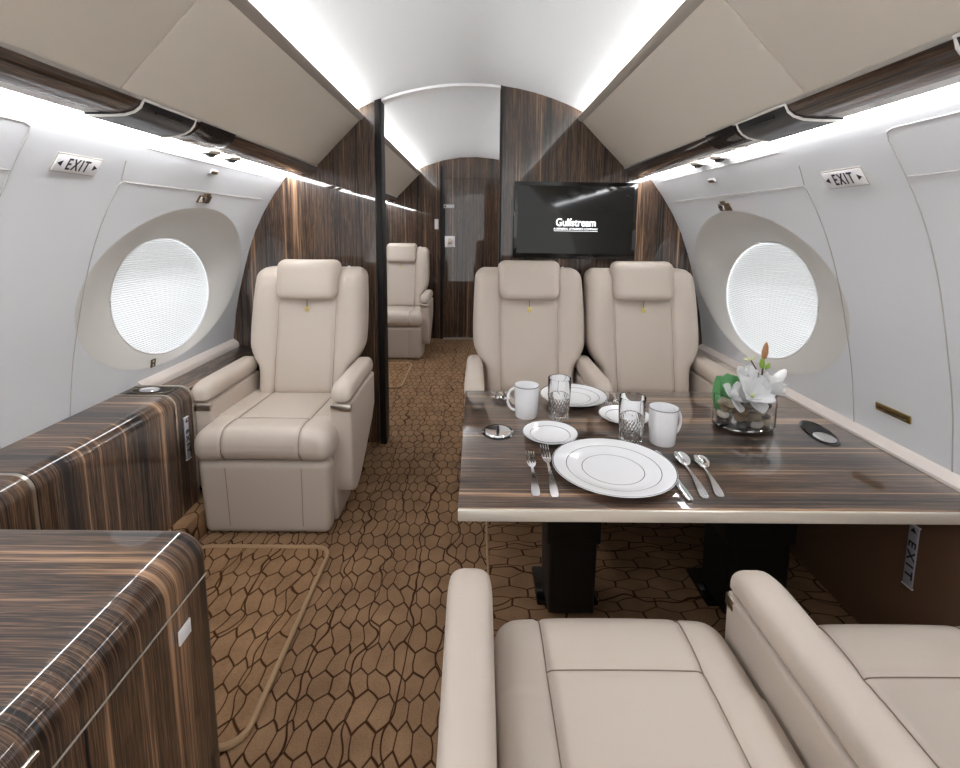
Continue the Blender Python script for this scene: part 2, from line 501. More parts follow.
window(-1, 'window_1', 'oval cabin window with closed white pleated shade above the left ledge')
window(1, 'window_2', 'oval cabin window with closed white pleated shade behind the flowers')

# sills / ledges
XBN = -.030
def mir(side, pts): return [(XBN+side*h, z) for h, z in pts]
def mirw(side, pts): return [(XC+side*h, z) for h, z in pts]
for i, side in enumerate((-1, 1)):
    b_ = prism(mirw(side, [(1.203, .556), (1.175, .536), (1.170, .525), (1.170, .50), (1.205, .50)] if side < 0 else [(1.206, .546), (1.17, .525), (1.168, .505), (1.21, .50)]), (1.70 if side < 0 else -.5), YB, 'y')
    struct('trim_%d' % (i+1), b_, M['sill'])
# wood ledge along the left wall by the seat and a leather one on the right
b_ = prism([(XC-1.168, .512), (XC-1.05, .505), (XC-1.05, .46), (XC-1.168, .46)], 1.70, YB-.001, 'y')
struct('trim_3', b_, M['wood_z'])
b_ = prism([(XC+1.168, .515), (XC+1.115, .510), (XC+1.115, .30), (XC+1.168, .30)], 1.76, YB-.001, 'y')
struct('trim_4', b_, M['leather2'])

# bulkheads ---------------------------------------------------------
def bulk_outline(x0, x1, apex=1.806):
    """cabin cross-section clipped between x0 and x1"""
    def top(x):
        h = abs(x-XC); R = 1.24
        if h <= .66: return apex-(R-math.sqrt(R*R-h*h))
        return None
    xs = []
    N_ = 24; pts = []
    lo, hi = min(x0, x1), max(x0, x1)
    def wall(side):
        return [(WX(side, z), z) for z in [.0, .45, .53, .6, .68, .765, .82, .9, 1.0, 1.1, 1.194, 1.28, 1.362]]
    topz = lambda x: top(max(XC-.66, min(XC+.66, x)))
    arch = [lo+(hi-lo)*i/N_ for i in range(N_+1)]
    if lo < XC-.9:
        left = wall(-1)+[(XC-.80, 1.42), (XC-.66, 1.615)]
        arch = [x for x in arch if x > XC-.655]
    else: left = [(lo, 0)]
    if hi > XC+.9:
        right = ([(XC+.66, 1.615), (XC+.80, 1.42)]+wall(1)[::-1])
        arch = [x for x in arch if x < XC+.655]
    else: right = [(hi, 0)]
    return left+[(x, topz(x)) for x in arch]+right
struct('wall_front_left', prism(bulk_outline(-2, -.50), YB, YB+.05, 'y'), M['wood_x'], False)
struct('wall_front_right', prism(bulk_outline(.118, 2), YB, YB+.05, 'y'), M['wood_x'], False)
struct('wall_front_far', prism(bulk_outline(-2, 2), YF, YF+.05, 'y'), M['wood_x'], False)
# end posts of the partitions and arch header
bm = prism([(-.491, 0), (-.491, 1.718), (-.460, 1.729), (-.460, 0)], YB-.025, YB+.07, 'y', bev=.004)
struct('trim_5', bm, M['dark'])
bm = prism([(.112, 0), (.112, 1.797), (.122, 1.797), (.122, 0)], YB-.006, YB+.06, 'y')
struct('trim_6', bm, M['dark'], False)
R_ = 1.235
hp = [(-.46+i*(.575)/20) for i in range(21)]
ar = lambda x, d: 1.806-(1.24-math.sqrt(1.24**2-(x-XC)**2))-d
bm = prism([(x, ar(x, .0)) for x in hp]+[(x, ar(x, .012)) for x in reversed(hp)], YB-.004, YB+.05, 'y')
struct('trim_7', bm, M['white'])
# far door in the far bulkhead
d = struct('door_1', boxm(-.335, .30, YF-.02, YF-.001, .0, 1.60, bev=.003), M['wood_x'], False)
for x in (-.345, .31):
    obj('door_frame', boxm(x-.012, x+.012, YF-.03, YF-.001, .0, 1.72), M['dark'], d, False)
obj('threshold', boxm(-.33, .30, YF-.06, YF-.02, .0, .012), M['nickel'], d, False)
def placard(name, x, z, w, h, y, label, m='white'):
    t = thing(name, label, 'wall plate', (x, y, z))
    obj('plate', boxm(-w/2, w/2, -.006, .0, -h/2, h/2, bev=.002), M[m], t)
    return t
t = placard('light_switch', -.262, .985, .10, .11, YF-.02, 'white switch plate with a grey toggle on the far wood door', 'white')
obj('toggle', boxm(-.018, .018, -.02, -.005, -.025, .035, bev=.004), M['nickel'], t)
t = placard('small_sign', -.27, 1.33, .105, .035, YF-.02, 'narrow white placard above the switch on the far wood door', 'white')
obj('symbol', boxm(-.045, -.03, -.0075, -.005, -.008, .008), M['ink'], t)
t = placard('card_reader', -.395, 1.155, .038, .10, YF-.0, 'slim upright white plate left of the far door frame', 'white')

# overhead bins -----------------------------------------------------
def binseg(side, y0, y1, label, grp):
    poly = mir(side, [(.538, 1.630), (.750, 1.417), (.86, 1.418), (.80, 1.50), (.60, 1.618)])
    t = thing('overhead_bin', label, 'overhead bin', (XC+side*.65, (y0+y1)/2, 1.52), 0, grp)
    yc = (y0+y1)/2
    pl = [(x-(XC+side*.65), z-1.52) for x, z in poly]
    obj('bin_door', prism(pl, y0-yc+.0015, y1-yc-.0015, 'y', bev=.003), M['bin'], t)
    e = [(p[0], p[1]) for p in mir(side, [(.746, 1.4195), (.7505, 1.4150), (.7525, 1.4130), (.748, 1.4175)])]
    obj('edge_moulding', prism([(x-(XC+side*.65), z-1.52-.003) for x, z in e], y0-yc, y1-yc, 'y'), M['linelight'], t, False)
    return t
G1 = 'beige overhead bins'
binseg(-1, YR, 1.095, 'beige leather overhead bin at upper left, nearest the camera', G1)
binseg(-1, 1.095, YB, 'beige leather overhead bin on the left side ending at the wood bulkhead', G1)
binseg(1, YR, 1.10, 'beige leather overhead bin at upper right, nearest the camera', G1)
binseg(1, 1.10, YB, 'beige leather overhead bin on the right side ending at the television bulkhead', G1)
binseg(-1, YB+.06, YF, 'beige overhead bin seen through the aisle opening beyond the left partition', G1)
k = 8
for side in (-1, 1):
    for (y0, y1) in ((YR, YB), (YB+.06, YF)):
        # lip + trough that hides the cove lamp
        lip = mir(side, [(.538, 1.630), (.522, 1.638), (.514, 1.650), (.520, 1.658), (.532, 1.650), (.60, 1.622), (.69, 1.612), (.69, 1.606), (.60, 1.614)])
        struct('trim_%d' % k, prism(lip, y0, y1, 'y'), M['lip']); k += 1
        rail = mir(side, [(.752, 1.4135), (.757, 1.400), (.767, 1.388), (.782, 1.3795), (.802, 1.3745), (.818, 1.3735), (.818, 1.384), (.80, 1.41)])
        struct('trim_%d' % (k+10), prism(rail, y0, y1, 'y'), M['wood_z']); k += 1
        so = mir(side, [(.818, 1.3765), (.852, 1.371), (.852, 1.385), (.818, 1.385)])
        struct('trim_%d' % (k+20), prism(so, y0, y1, 'y'), M['white'], False); k += 1

def led(side, y0, y1, kind, label):
    if kind == 'cove':
        pts = [(.575, 1.640), (.600, 1.640), (.600, 1.630), (.575, 1.630)]; nm = 'led_cove'
        # tube sits in the trough behind the lip
        pts = [(.592, 1.640), (.616, 1.634), (.614, 1.626), (.590, 1.632)]
    else:
        pts = [(.853, 1.3705), (.905, 1.3635), (.906, 1.375), (.853, 1.382)]; nm = 'led_wall'
    o = obj('light_strip', prism(mir(side, pts), y0, y1, 'y'), M[nm], None, False)
    return tag(o, label, 'light', 'cabin light strips')
led(-1, YR, YB, 'cove', 'white light strip hidden behind the upper lip of the left bins')
led(1, YR, YB, 'cove', 'white light strip hidden behind the upper lip of the right bins')
led(-1, YR, YB, 'wall', 'bright white light strip along the top of the left window wall')
led(1, YR, YB, 'wall', 'bright white light strip along the top of the right window wall')
led(-1, YB+.06, YF, 'cove', 'white light strip above the left bins beyond the partition')
led(1, YB+.06, YF, 'cove', 'white light strip above the right bins beyond the bulkhead')
led(-1, YB+.06, YF, 'wall', 'white light strip over the left wall beyond the partition')
led(1, YB+.06, YF, 'wall', 'white light strip over the right wall beyond the bulkhead')

# service panels in the rail -----------------------------------------
RL = [(.750, 1.4150), (.757, 1.3985), (.768, 1.3865), (.784, 1.3775), (.806, 1.3725), (.85, 1.3675)]
def psu(side, ya, yb, label, label2=None):
    """dark curved panel set in the rail, slanted ends, pale frame, a slot"""
    t = thing('service_panel', label, 'air vent panel', (XC+side*.80, (ya+yb)/2, 1.39), 0, 'dark curved service panels in the wood rail')
    ox, oy, oz = t.location
    n = len(RL)
    def surf(i, v, off):   # v in 0..1 along y, slanted near end
        h, z = RL[i]; f = i/(n-1)
        y0 = ya-.05*f*f; y1 = yb+.0*f
        return (XBN+side*(h-off*.6)-ox, y0+(y1-y0)*v-oy, z-off-oz)
    bm = nb()
    g = [[bm.verts.new(surf(i, v/8, .0035)) for i in range(n)] for v in range(9)]
    g2 = [[bm.verts.new(surf(i, v/8, -.004)) for i in range(n)] for v in range(9)]
    for G in (g, g2):
        for a, b in zip(G, G[1:]):
            for i in range(n-1): bm.faces.new((a[i], a[i+1], b[i+1], b[i]))
    for i in range(n-1):
        bm.faces.new((g[0][i], g[0][i+1], g2[0][i+1], g2[0][i])); bm.faces.new((g[-1][i], g[-1][i+1], g2[-1][i+1], g2[-1][i]))
    for v in range(8):
        bm.faces.new((g[v][0], g[v+1][0], g2[v+1][0], g2[v][0])); bm.faces.new((g[v][-1], g[v+1][-1], g2[v+1][-1], g2[v][-1]))
    obj('dark_panel', bm, M['psu'], t)
    loop = [surf(i, 0, .004) for i in range(n-1, -1, -1)]+[surf(0, v/6, .004) for v in range(1, 7)]+[surf(i, 1, .004) for i in range(1, n)]
    obj('pale_frame', tube(nb(), loop, .0032, 6), M['linelight'], t)
    sl = nb(); a = surf(1, .25, .0052); b = surf(1, .72, .0052)
    tube(sl, [a, b], .004, 6); obj('slot', sl, M['black'], t)
psu(-1, 1.165, 1.375, 'dark curved service panel in the left rail beside the exit sign')
psu(1, 1.165, 1.375, 'dark curved service panel in the right rail, left of the exit sign')
psu(1, .53, .765, 'dark curved service panel in the right rail at the edge of view')
# smoked lens next to each panel
def lens(side, ya, yb, label):
    t = thing('display_lens', label, 'display cover', (XC+side*.77, (ya+yb)/2, 1.395))
    ox, oy, oz = t.location; bm = nb()
    g = [[bm.verts.new((XBN+side*(h-.0012)-ox, y-oy, z-.0022-oz)) for h, z in RL[:5]] for y in (ya, (ya+yb)/2, yb)]
    for a, b in zip(g, g[1:]):
        for i in range(4): bm.faces.new((a[i], a[i+1], b[i+1], b[i]))
    bmesh.ops.solidify(bm, geom=bm.faces[:], thickness=.0012)
    obj('smoked_cover', bm, mat('smoked_lens', '#4b4543', .12, coat=1), t)
lens(-1, 1.40, 1.60, 'smoky grey lens in the left wood rail beyond the service panel')
lens(1, 1.40, 1.56, 'smoky grey lens in the right wood rail beyond the service panel')
def eyeball(side, y, label):
    t = thing('reading_light', label, 'reading light', (XBN+side*.866, y, 1.366), 0, 'reading lights under the bins'); t.scale = (1.35, 1.5, 1.3)
    obj('bezel_ring', lathe([(.0, .002), (.022, .002), (.022, -.003), (.018, -.005), (.014, -.002), (0, -.002)], 24), M['nickel'], t)
    obj('swivel_ball', lathe([(0, -.012), (.007, -.011), (.012, -.007), (.0135, 0)], 20), M['bezel'], t)
eyeball(-1, 1.66, 'small round reading light under the left bins, nearer of the pair')
eyeball(-1, 1.80, 'small round reading light under the left bins, nearer the bulkhead')
eyeball(1, 1.70, 'small round reading light under the right bins, nearer of the pair')
eyeball(1, 1.86, 'small round reading light under the right bins, nearer the bulkhead')
def vent_slot(side, y, label):
    t = thing('air_gasper', label, 'vent', (XBN+side*.84, y, 1.370))
    obj('gasper_ring', lathe([(0, 0), (.016, -.001), (.018, .003)], 20, 1, 2.0), M['nickel'], t)
vent_slot(-1, 1.50, 'thin oval vent under the left bins')
vent_slot(1, 1.52, 'thin oval vent under the right bins')

# things on the sidewalls --------------------------------------------
def wall_frame(side, y, z, tilt=0):
    """matrix: local x runs so text reads for the cabin, local y up the wall, z out of the wall into the cabin"""
    p = Vector((WX(side, z), y, z)); u = Vector((WX(side, z+.01)-WX(side, z-.01), 0, .02)).normalized()
    xr = Vector((0, 1, 0)) if side < 0 else Vector((0, -1, 0))
    n = xr.cross(u).normalized()
    m = Matrix((xr, u, n)).transposed().to_4x4()
    if tilt: m = m @ Matrix.Rotation(tilt, 4, 'Z')
    m.translation = p+n*.001
    return m
def exit_sign(side, y, z, label, w=.130, h=.046):
    m = wall_frame(side, y, z)
    t = thing('exit_sign', label, 'exit sign'); t.matrix_world = m
    obj('sign_face', boxm(-w/2, w/2, -h/2, h/2, -.001, .003, bev=.001), M['white'], t)
    obj('sign_frame', boxm(-w/2-.0018, w/2+.0018, -h/2-.0018, h/2+.0035, -.002, .0015), M['lip'], t, False)
    text_mesh('EXIT', .045, M['ink'], t, 'lettering', Matrix.Translation((0, -.001, .0035)), bold=.0006, sx=.60, sp=1.28)
    for s in (-1, 1): obj('arrow', prism([(s*.060, 0), (s*.047, .008), (s*.047, -.008)], .003, .0038, 'z'), M['ink'], t, False)
    return t
exit_sign(-1, 1.230, 1.270, 'white EXIT sign with two arrows on the left window wall')
exit_sign(1, 1.245, 1.252, 'white EXIT sign with two arrows on the right window wall')
def latch(side, y, z, label):
    t = thing('window_latch', label, 'latch'); t.matrix_world = wall_frame(side, y, z)
    obj('base_plate', boxm(-.040, .040, -.016, .016, 0, .004, bev=.001), M['bronze'], t)
    obj('button', boxm(-.035, .004, -.011, .011, .003, .009, bev=.002), M['chrome'], t)
    obj('tab', boxm(-.014, .020, .012, .028, 0, .006, bev=.002), M['bronze'], t)
latch(-1, 1.845, 1.222, 'bronze and chrome latch above the left oval window')
latch(1, 1.88, 1.208, 'bronze and chrome latch above the right oval window')
def nozzle(side, y, z, label):
    t = thing('oxygen_port', label, 'wall port'); t.matrix_world = wall_frame(side, y, z)
    obj('plate', boxm(-.024, .024, -.010, .010, 0, .005, bev=.003), M['white'], t)
    obj('cap', boxm(-.020, .020, -.006, .007, .003, .008, bev=.003), M['bronze'], t)
nozzle(-1, 1.80, 1.318, 'small beige port high on the left window wall')
nozzle(1, 1.86, 1.306, 'small beige port high on the right window wall')
t = thing('shade_control', 'small bronze shade control with two buttons under the left window', 'switch'); t.matrix_world = wall_frame(-1, 1.775, .602)
obj('plate', boxm(-.012, .014, -.016, .016, 0, .004, bev=.002), M['bronze'], t)
for dz in (-.007, .007): obj('button', lathe([(0, .008), (.004, .008), (.005, .003)], 16, cy=dz), M['chrome'], t)
t = thing('wall_slot', 'slim brass slot plate on the right wall above the table ledge', 'slot plate'); t.matrix_world = wall_frame(1, 1.262, .627, tilt=0)
obj('brass_plate', boxm(-.055, .055, -.011, .011, 0, .004, bev=.001), M['brass'], t)
obj('groove', boxm(-.048, .048, -.003, .003, .003, .005), M['bronze'], t)

def vert_exit(label, mw, w=.026, h=.165, name='exit_placard'):
    t = thing(name, label, 'exit sign'); t.matrix_world = mw
    obj('plate', boxm(-w/2, w/2, -h/2, h/2, 0, .004, bev=.001), M['champ'] if 0 else M['white2'], t)
    text_mesh('EXIT', w*1.12, M['ink'], t, 'lettering', Matrix.Translation((0, -.01, .0045)) @ Matrix.Rotation(-PI/2, 4, 'Z'), bold=.0005, sx=1.25, sp=1.5)
    obj('arrow', prism([(-.008, h/2-.018), (.008, h/2-.018), (0, h/2-.006)], .004, .005, 'z'), M['ink'], t, False)
    for s in (-1, 1): obj('end_trim', boxm(-w/2-.002, w/2+.002, s*h/2-.0015, s*h/2+.0015, 0, .005), M['linelight'], t, False)
M['white2'] = mat('placard_grey', '#a9a8b0', .4)
p = Vector((WX(1, .30)-.001, 1.120, .305))
mw = Matrix(((0, 0, -1, p.x), (-1, 0, 0, p.y), (0, 1, 0, p.z), (0, 0, 0, 1)))
vert_exit('upright grey EXIT placard on the brown lower wall under the table', mw)

# ------------------------------------------------------------------ left cabinets
def rounded_front(y0, y1, xf, zt, xb, z0, r=.05, m='wood_y', parent=None, name='body', inset=0):
    pl = [(xb, z0), (xb, zt-inset)]
    for k in range(9):
        a = PI/2*(1-k/8); pl.append((xf-inset-r+r*math.cos(a), zt-inset-r+r*math.sin(a)))
    pl.append((xf-inset, z0))
    return obj(name, prism(pl, y0, y1, 'y'), M[m], parent)
ZC = .54
# near cabinet
t = thing('wood_cabinet', 'glossy striped wood cabinet in the lower left corner, nearest the camera', 'cabinet', (-.85, .2, 0))
def rel(o, t):
    o.location = -Vector(t.location); return o
xf = -.522
pl = [(-1.16, 0.001), (-1.16, ZC)]
r = .055
for k in range(11):
    a = PI/2*(1-k/10); pl.append((xf-r+r*math.cos(a), ZC-r+r*math.sin(a)))
pl.append((xf+.004, .001))
rel(obj('body', prism(pl, -.50, .866, 'y', bev=.016, seg=4), M['wood_y'], t), t)
rel(obj('door_gap', boxm(xf+.003, xf+.0055, -.49, .85,   .4545, .4562), M['lip'], t, False), t)
rel(obj('door_gap', boxm(xf+.003, xf+.0052, .560, .5625, .02, .455), M['black'], t, False), t)
s = rel(obj('white_sticker', boxm(xf+.003, xf+.0062, .758, .792, .385, .413, bev=.001), M['white'], t), t)
rel(obj('latch', boxm(xf-.004, xf+.004, .445, .50, .4915, .497, bev=.001), M['nickel'], t), t)
# far cabinet run
t = thing('wood_credenza', 'long low striped wood cabinet with nickel bands under the left window', 'cabinet', (-1.13, 1.3, 0))
XF = -1.035; r = .045
def seg(y0, y1, name='body', ins=0, m='wood_y', z0=.10, zt=ZC, xb=-1.237, bev=0):
    pl = [(xb, z0), (xb, zt-ins)]
    for k in range(11):
        a = PI/2*(1-k/10); pl.append((XF-ins-r+r*math.cos(a), zt-ins-r+r*math.sin(a)))
    pl.append((XF-ins, z0))
    return rel(obj(name, prism(pl, y0, y1, 'y', bev=bev), M[m], t), t)
seg(.90, 1.050, 'cabinet_section'); seg(1.060, 1.585, 'cabinet_section'); seg(1.594, 1.682, 'end_section')
for (a, b) in ((1.050, 1.060), (1.585, 1.594), (1.682, 1.694)): seg(a, b, 'nickel_band', -.0025, 'nickel')
rel(obj('recessed_tray', boxm(-1.215, -1.070, 1.602, 1.674, ZC-.002, ZC+.0015, bev=.001), M['black'], t), t)
rel(obj('tray_rim', tube(nb(), [(-1.212+.140*(.5+.5*math.cos(a)), 1.638+.034*math.sin(a), ZC+.002) for a in [2*PI*k/32 for k in range(33)]], .0022, 6, cap=False), M['bronze'], t), t)
rel(obj('drink_holder', lathe([(.0, .0), (.030, .001), (.036, .003), (.033, .007), (.024, .004), (0, .003)], 32, 1.0, .62, cx=-1.150, cy=1.637), M['chrome'], t), t).location += Vector((0, 0, ZC+.001))
p = Vector((XF+.0005, 1.640, .365))
mw = Matrix(((0, 0, 1, p.x), (1, 0, 0, p.y), (0, 1, 0, p.z), (0, 0, 0, 1)))
vert_exit('upright grey EXIT placard on the end of the low wood cabinet', mw, .022, .155)
# carpeted plinth under it
struct('trim_50', boxm(-1.17, -.985, .9, 2.05, .0, .098, bev=.01), M['carpet3'])
struct('trim_51', boxm(-1.19, XC-1.05+.02, 1.70, YB-.001, .098, .458), M['dark'], False)

# ------------------------------------------------------------------ passenger seats
def make_seat(label, cw=.235, arms=(-1, 1), arm_in=.217, arm_w=.085, B0=.385, lean=.26, tag_=True, ay=0):
    t = thing('passenger_seat', label, 'seat', (0, 0, 0), 0, 'beige leather passenger seats')
    CP = .137      # half width of the centre panel
    # --- seat cushion: nose at y=0, top z=.40
    D = B0+.085; Zt = .405; T = .115
    def gr(p):
        g = 0
        if p.z > -T*.2 or p.y < -D/2+.03:
            for s in (-1, 1): g += .0050*gz(p.x-s*CP, .0055)
            if abs(p.x) < CP and p.z > 0: g += .0045*gz(p.y-(-D/2+.135), .0055)
        if p.z > T*.3:
            g -= .008*max(0, 1-((abs(p.x)-.19)/.055)**2)*min(1, max(0, (p.y+D/2)/.15)) if abs(p.x) > .137 else .0
            g -= .006*max(0, 1-(p.x/CP)**2)*max(0, 1-((p.y-.06)/.17)**2)
            g -= .008*max(0, 1-((p.y+D/2-.07)/.07)**2)*max(0, 1-(abs(p.x)/.24)**4)
        return g
    def wp(p):
        x, y, z = p
        f = y/D
        z += -.018*max(0, (f-.25))       # dips towards the back
        z -= .012*(abs(x)/cw)**3*(1-f) if f < .3 else 0
        return (x*(1+.0*f), y, z)
    c = obj('seat_cushion', pad((cw*2, D, T), .048, (104, 84, 20), wp, gr, (0, D/2, Zt-T/2)), M['leather'], t)
    # seams (dark thread) following the cushion, laid on the very surface
    r0 = .048
    def surf(x, y=None, th=None):
        if th is None: q = Vector((x, y-D/2, T/2)); nn = Vector((0, 0, 1))
        else:
            nn = Vector((0, -math.cos(th), math.sin(th)))
            q = Vector((x, -D/2+r0, (T/2-r0)*(1 if th > 0 else -1)))+nn*r0
        q = q-nn*(gr(q)-.0030)+Vector((0, D/2, Zt-T/2))
        return Vector(wp(q))
    for s in (-1, 1):
        P = [surf(s*CP, th=math.radians(a_)) for a_ in range(-70, 91, 8)]+[surf(s*CP, y=r0+.004+(D-r0-.05)*i/50) for i in range(51)]
        obj('cushion_seam', tube(nb(), P, .0012, 5), M['stitch'], c)
    P = [surf(-CP+2*CP*i/40, y=.135) for i in range(41)]
    obj('cushion_seam', tube(nb(), P, .0012, 5), M['stitch'], c)
    # --- front panel / leg rest
    def gl(p): return sum(.004*gz(p.x-s*CP, .004) for s in (-1, 1)) if p.y < 0 else 0
    def wl_(p): return (p.x*(1-.035*(.28-p.z)/.28), p.y+.010*(.28-p.z)/.28, p.z)
    lr = obj('leg_rest', pad((cw*2-.018, .075, .285), .028, (60, 8, 30), wl_, gl, (0, .058, .1435)), M['leather2'], t)
    for s in (-1, 1): obj('leg_rest_seam', tube(nb(), [(s*CP*(1-.035*(.28-z)/.28), .0215+.010*(.28-z)/.28, z) for z in (.035, .15, .262)], .0012, 5), M['stitch'], lr)
    # --- pedestal
    obj('pedestal', prism([(.13, 0), (.30, 0), (.40, .17), (.40, .28), (.10, .28), (.10, .12)], -.235, .235, 'x', bev=.012), M['leather2'], t)
    # --- backrest
    def hw(z):     # half width of the backrest against height
        return smooth_interp(z, [(.36, .198), (.50, .205), (.545, .232), (.60, .252), (.75, .254), (.93, .246)])
    H0, H1 = .375, .935
    def gb(p):
        g = 0
        if p.y < 0:
            z = p.z+(H0+H1)/2
            g += sum(.008*gz(p.x-s*.128, .006) for s in (-1, 1))
            ax = abs(p.x)
            if ax > .128: g -= .014*max(0, 1-((ax-.19)/.06)**2)*min(1, max(0, (.92-z)/.06))
            else: g -= .010*max(0, 1-(ax/.128)**2)*max(0, 1-((z-.57)/.21)**2)
            if ax < .13: g += .007*gz(z-.792, .012)
        return g
    def wb(p):
        x, y, z = p
        h = hw(z); ty = min(1, max(0, (z-.86)/.075))
        x = x if abs(x) <= .128 else math.copysign(.128+(abs(x)-.128)/.122*(h-.128), x)
        y2 = y+(z-.375)*lean+.02*(abs(x)/.25)**2*(-1 if y < B0+.06 else 1)*.6
        return (x, y2, z+.0*ty)
    bk = obj('backrest', pad((.50, .135, H1-H0), .050, (84, 12, 84), wb, gb, (0, B0+.0675, (H0+H1)/2)), M['leather'], t)
    for s in (-1, 1):
        st = tube(nb(), [(s*.128, B0+(z-.375)*lean+.0028+.004*gz(z-.792, .012), z) for z in [.40+.0165*i for i in range(24)]], .0012, 5)
        obj('backrest_seam', st, M['stitch'], bk)
    # headrest
    def wh(p):
        x, y, z = p
        x *= 1+.06*(z-.80)/.17
        y2 = y+(z-.375)*lean+.05*(x/.14)**2*.25
        return (x, y2, z)
    obj('headrest', pad((.272, .085, .176), .036, (44, 16, 32), wh, None, (0, B0-.008, .885)), M['leather'], t)
    if tag_:
        yy = B0+(.77-.375)*lean-.006
        g = obj('tag_strap', boxm(-.0012, .0012, yy-.001, yy+.003, .762, .803), M['stitch'], t, False)
        obj('gold_tag', boxm(-.0095, .0095, yy-.006, yy-.002, .744, .766, bev=.001), M['gold'], g)
    obj('shoulder_button', lathe([(0, .007), (.006, .005), (.008, 0)], 16, cx=.165, cy=B0+.15+.055), M['white'], t).location = (0, 0, H1-.0)
    # --- arms
    for s in arms:
        xc = s*(arm_in+arm_w/2)
        def wa(p):
            x, y, z = p
            f = (y-.075-ay)/.42
            n_ = max(0, 1-f*5)
            z2 = z-.020*n_**2*(1 if z > .50 else .2)
            x2 = xc+(x-xc)*(1-.10*n_**2)*(1-.12*f)
            return (x2, y-.010*(z-.48)/.06*0, z2)
        a = obj('armrest', pad((arm_w, .42, .072), .030, (20, 40, 14), wa, None, (xc, .285+ay, .509)), M['leather'], t)
        shell = [(.082, .470), (.086, .20), (.092, .15), (.115, .115), (.15, .105), (.20, .118), (.33, .20), (.44, .275), (.49, .33), (.49, .472), (.30, .476)]
        w2 = arm_w/2-.004
        obj('arm_panel', prism([(a_+ay, b_) for a_, b_ in shell], xc-w2, xc+w2, 'x', bev=.010, seg=4), M['leather2'] if 0 else M['leather'], a)
        bd = boxm(xc-w2-.0008, xc+w2+.0008, .0800+ay, .112+ay, .440, .468, bev=.004)
        obj('metal_band', bd, M['nickel'], a)
    return t

seat = make_seat('beige leather armchair seat alone on the left against the striped wood bulkhead', cw=.248, B0=.43, ay=.024)
seat.location = (-.757, 1.598, 0)
far = copy_tree(seat); far.location = (-.70, 3.96, 0)
far['label'] = 'beige leather seat in the farther cabin, half hidden behind the left partition'
m1 = make_seat('beige leather seat across the table, directly beside the aisle', cw=.215, arms=(-1, 1), arm_in=.207, arm_w=.08)
m1.location = (.243, 1.672, 0)
m2 = make_seat('beige leather seat across the table, next to the right window', cw=.215, arms=(1,), arm_in=.222)
m2.location = (.762, 1.672, 0)
n1 = make_seat('beige leather seat in the foreground on the aisle side, back to the camera', cw=.228, arms=(-1, 1), arm_in=.230, B0=.50, lean=.46, ay=-.065)
n1.location = (.265, .885, 0); n1.rotation_euler = (0, 0, PI); n1.scale = (1, 1, .875)
n2 = make_seat('beige leather seat cut off by the lower right corner, window side of foreground', cw=.228, arms=(), B0=.50, lean=.46)
n2.location = (.812, .875, 0); n2.rotation_euler = (0, 0, PI); n2.scale = (1, 1, .875)
for q in (m1, m2):
    for c in q.children:
        pass

# ------------------------------------------------------------------ television
t = thing('television', 'black flat television on the striped wood bulkhead above the paired seats', 'television', (.481, YB, 1.158))
t.rotation_euler = (0, math.radians(.5), 0)
obj('bezel', boxm(-.300, .300, -.035, .0, -.186, .186, bev=.004), M['bezel'], t)
obj('screen', boxm(-.282, .282, -.0375, -.034, -.160, .166), M['screen'], t, False)
fm = Matrix.Rotation(PI/2, 4, 'X')
text_mesh('Gulfstream', .052, M['letters'], t, 'lettering', Matrix.Translation((.004, -.0380, -.010)) @ fm, bold=.0007, sx=.84)
text_mesh('A GENERAL DYNAMICS COMPANY', .0135, M['letters'], t, 'small_lettering', Matrix.Translation((.004, -.0380, -.040)) @ fm, sx=1.02)
obj('underline', boxm(-.103, .111, -.0382, -.0376, -.0505, -.0490), M['letters'], t, False)
t2 = lathe([(0, 0), (.004, 0), (.004, .001), (0, .001)], 16)

# ------------------------------------------------------------------ table
Hc = 1.12
def at(px, py, z=TT):
    """floor-plan position of a point seen in the photograph, used only to work out where things stand"""
    tp = 61/480; p_ = math.atan(tp); c_, s_ = math.cos(p_), math.sin(p_)
    a = (px-476)/480; b = -(py-289)/480
    d = (a, c_+b*s_, -s_+b*c_); k_ = (z-Hc)/d[2]
    return d[0]*k_, d[1]*k_
TX0, TX1, TY0, TY1 = -.036, 1.126, .966, 1.728
t = thing('dining_table', 'glossy striped wood dining table with pale edge set for two', 'table', ((TX0+TX1)/2, (TY0+TY1)/2, 0))
rel(obj('tabletop', boxm(TX0, TX1, TY0+.004, TY1-.004, TT-.022, TT, bev=.0015), M['wood_t'], t), t)
rel(obj('edge_band', boxm(TX0, TX1, TY0-.004, TY0+.0045, TT-.028, TT-.001, bev=.003), M['champ'], t), t)
rel(obj('edge_band', boxm(TX0, TX1, TY1-.0045, TY1, TT-.028, TT-.001, bev=.002), M['champ'], t), t)
for x0, x1 in ((.208, .352), (.715, .900)):
    lg = rel(obj('leg', prism([(x0, TT-.022), (x1, TT-.022), (x1-.006, .02), (x0+.006, .02)], 1.25, 1.40, 'y', bev=.01), M['black'], t), t)
    o = obj('leg_collar', boxm(x0-.004, x1+.004, 1.245, 1.406, .24, TT-.024, bev=.006), M['black'], lg)
    obj('foot', boxm(x0-.02, x1+.02, 1.30, 1.45, .004, .022, bev=.006), M['bezel'], lg)
def cup(name, x, y, sx, sy, rz, label, deep):
    q = thing(name, label, 'cup holder', (x, y, TT), rz)
    obj('chrome_rim', lathe([(.040, .0005), (.044, .003), (.048, .0008)], 40, sx, sy), M['bezel'], q)
    obj('well', lathe([(0, .0012), (.030, .0011), (.040, .0014)], 40, sx, sy), M['black'], q)
    return q
q = cup('cup_holder', *at(499, 432), 1.0, 1.15, 0, 'round chrome cup holder sunk in the table at its aisle edge', 0)
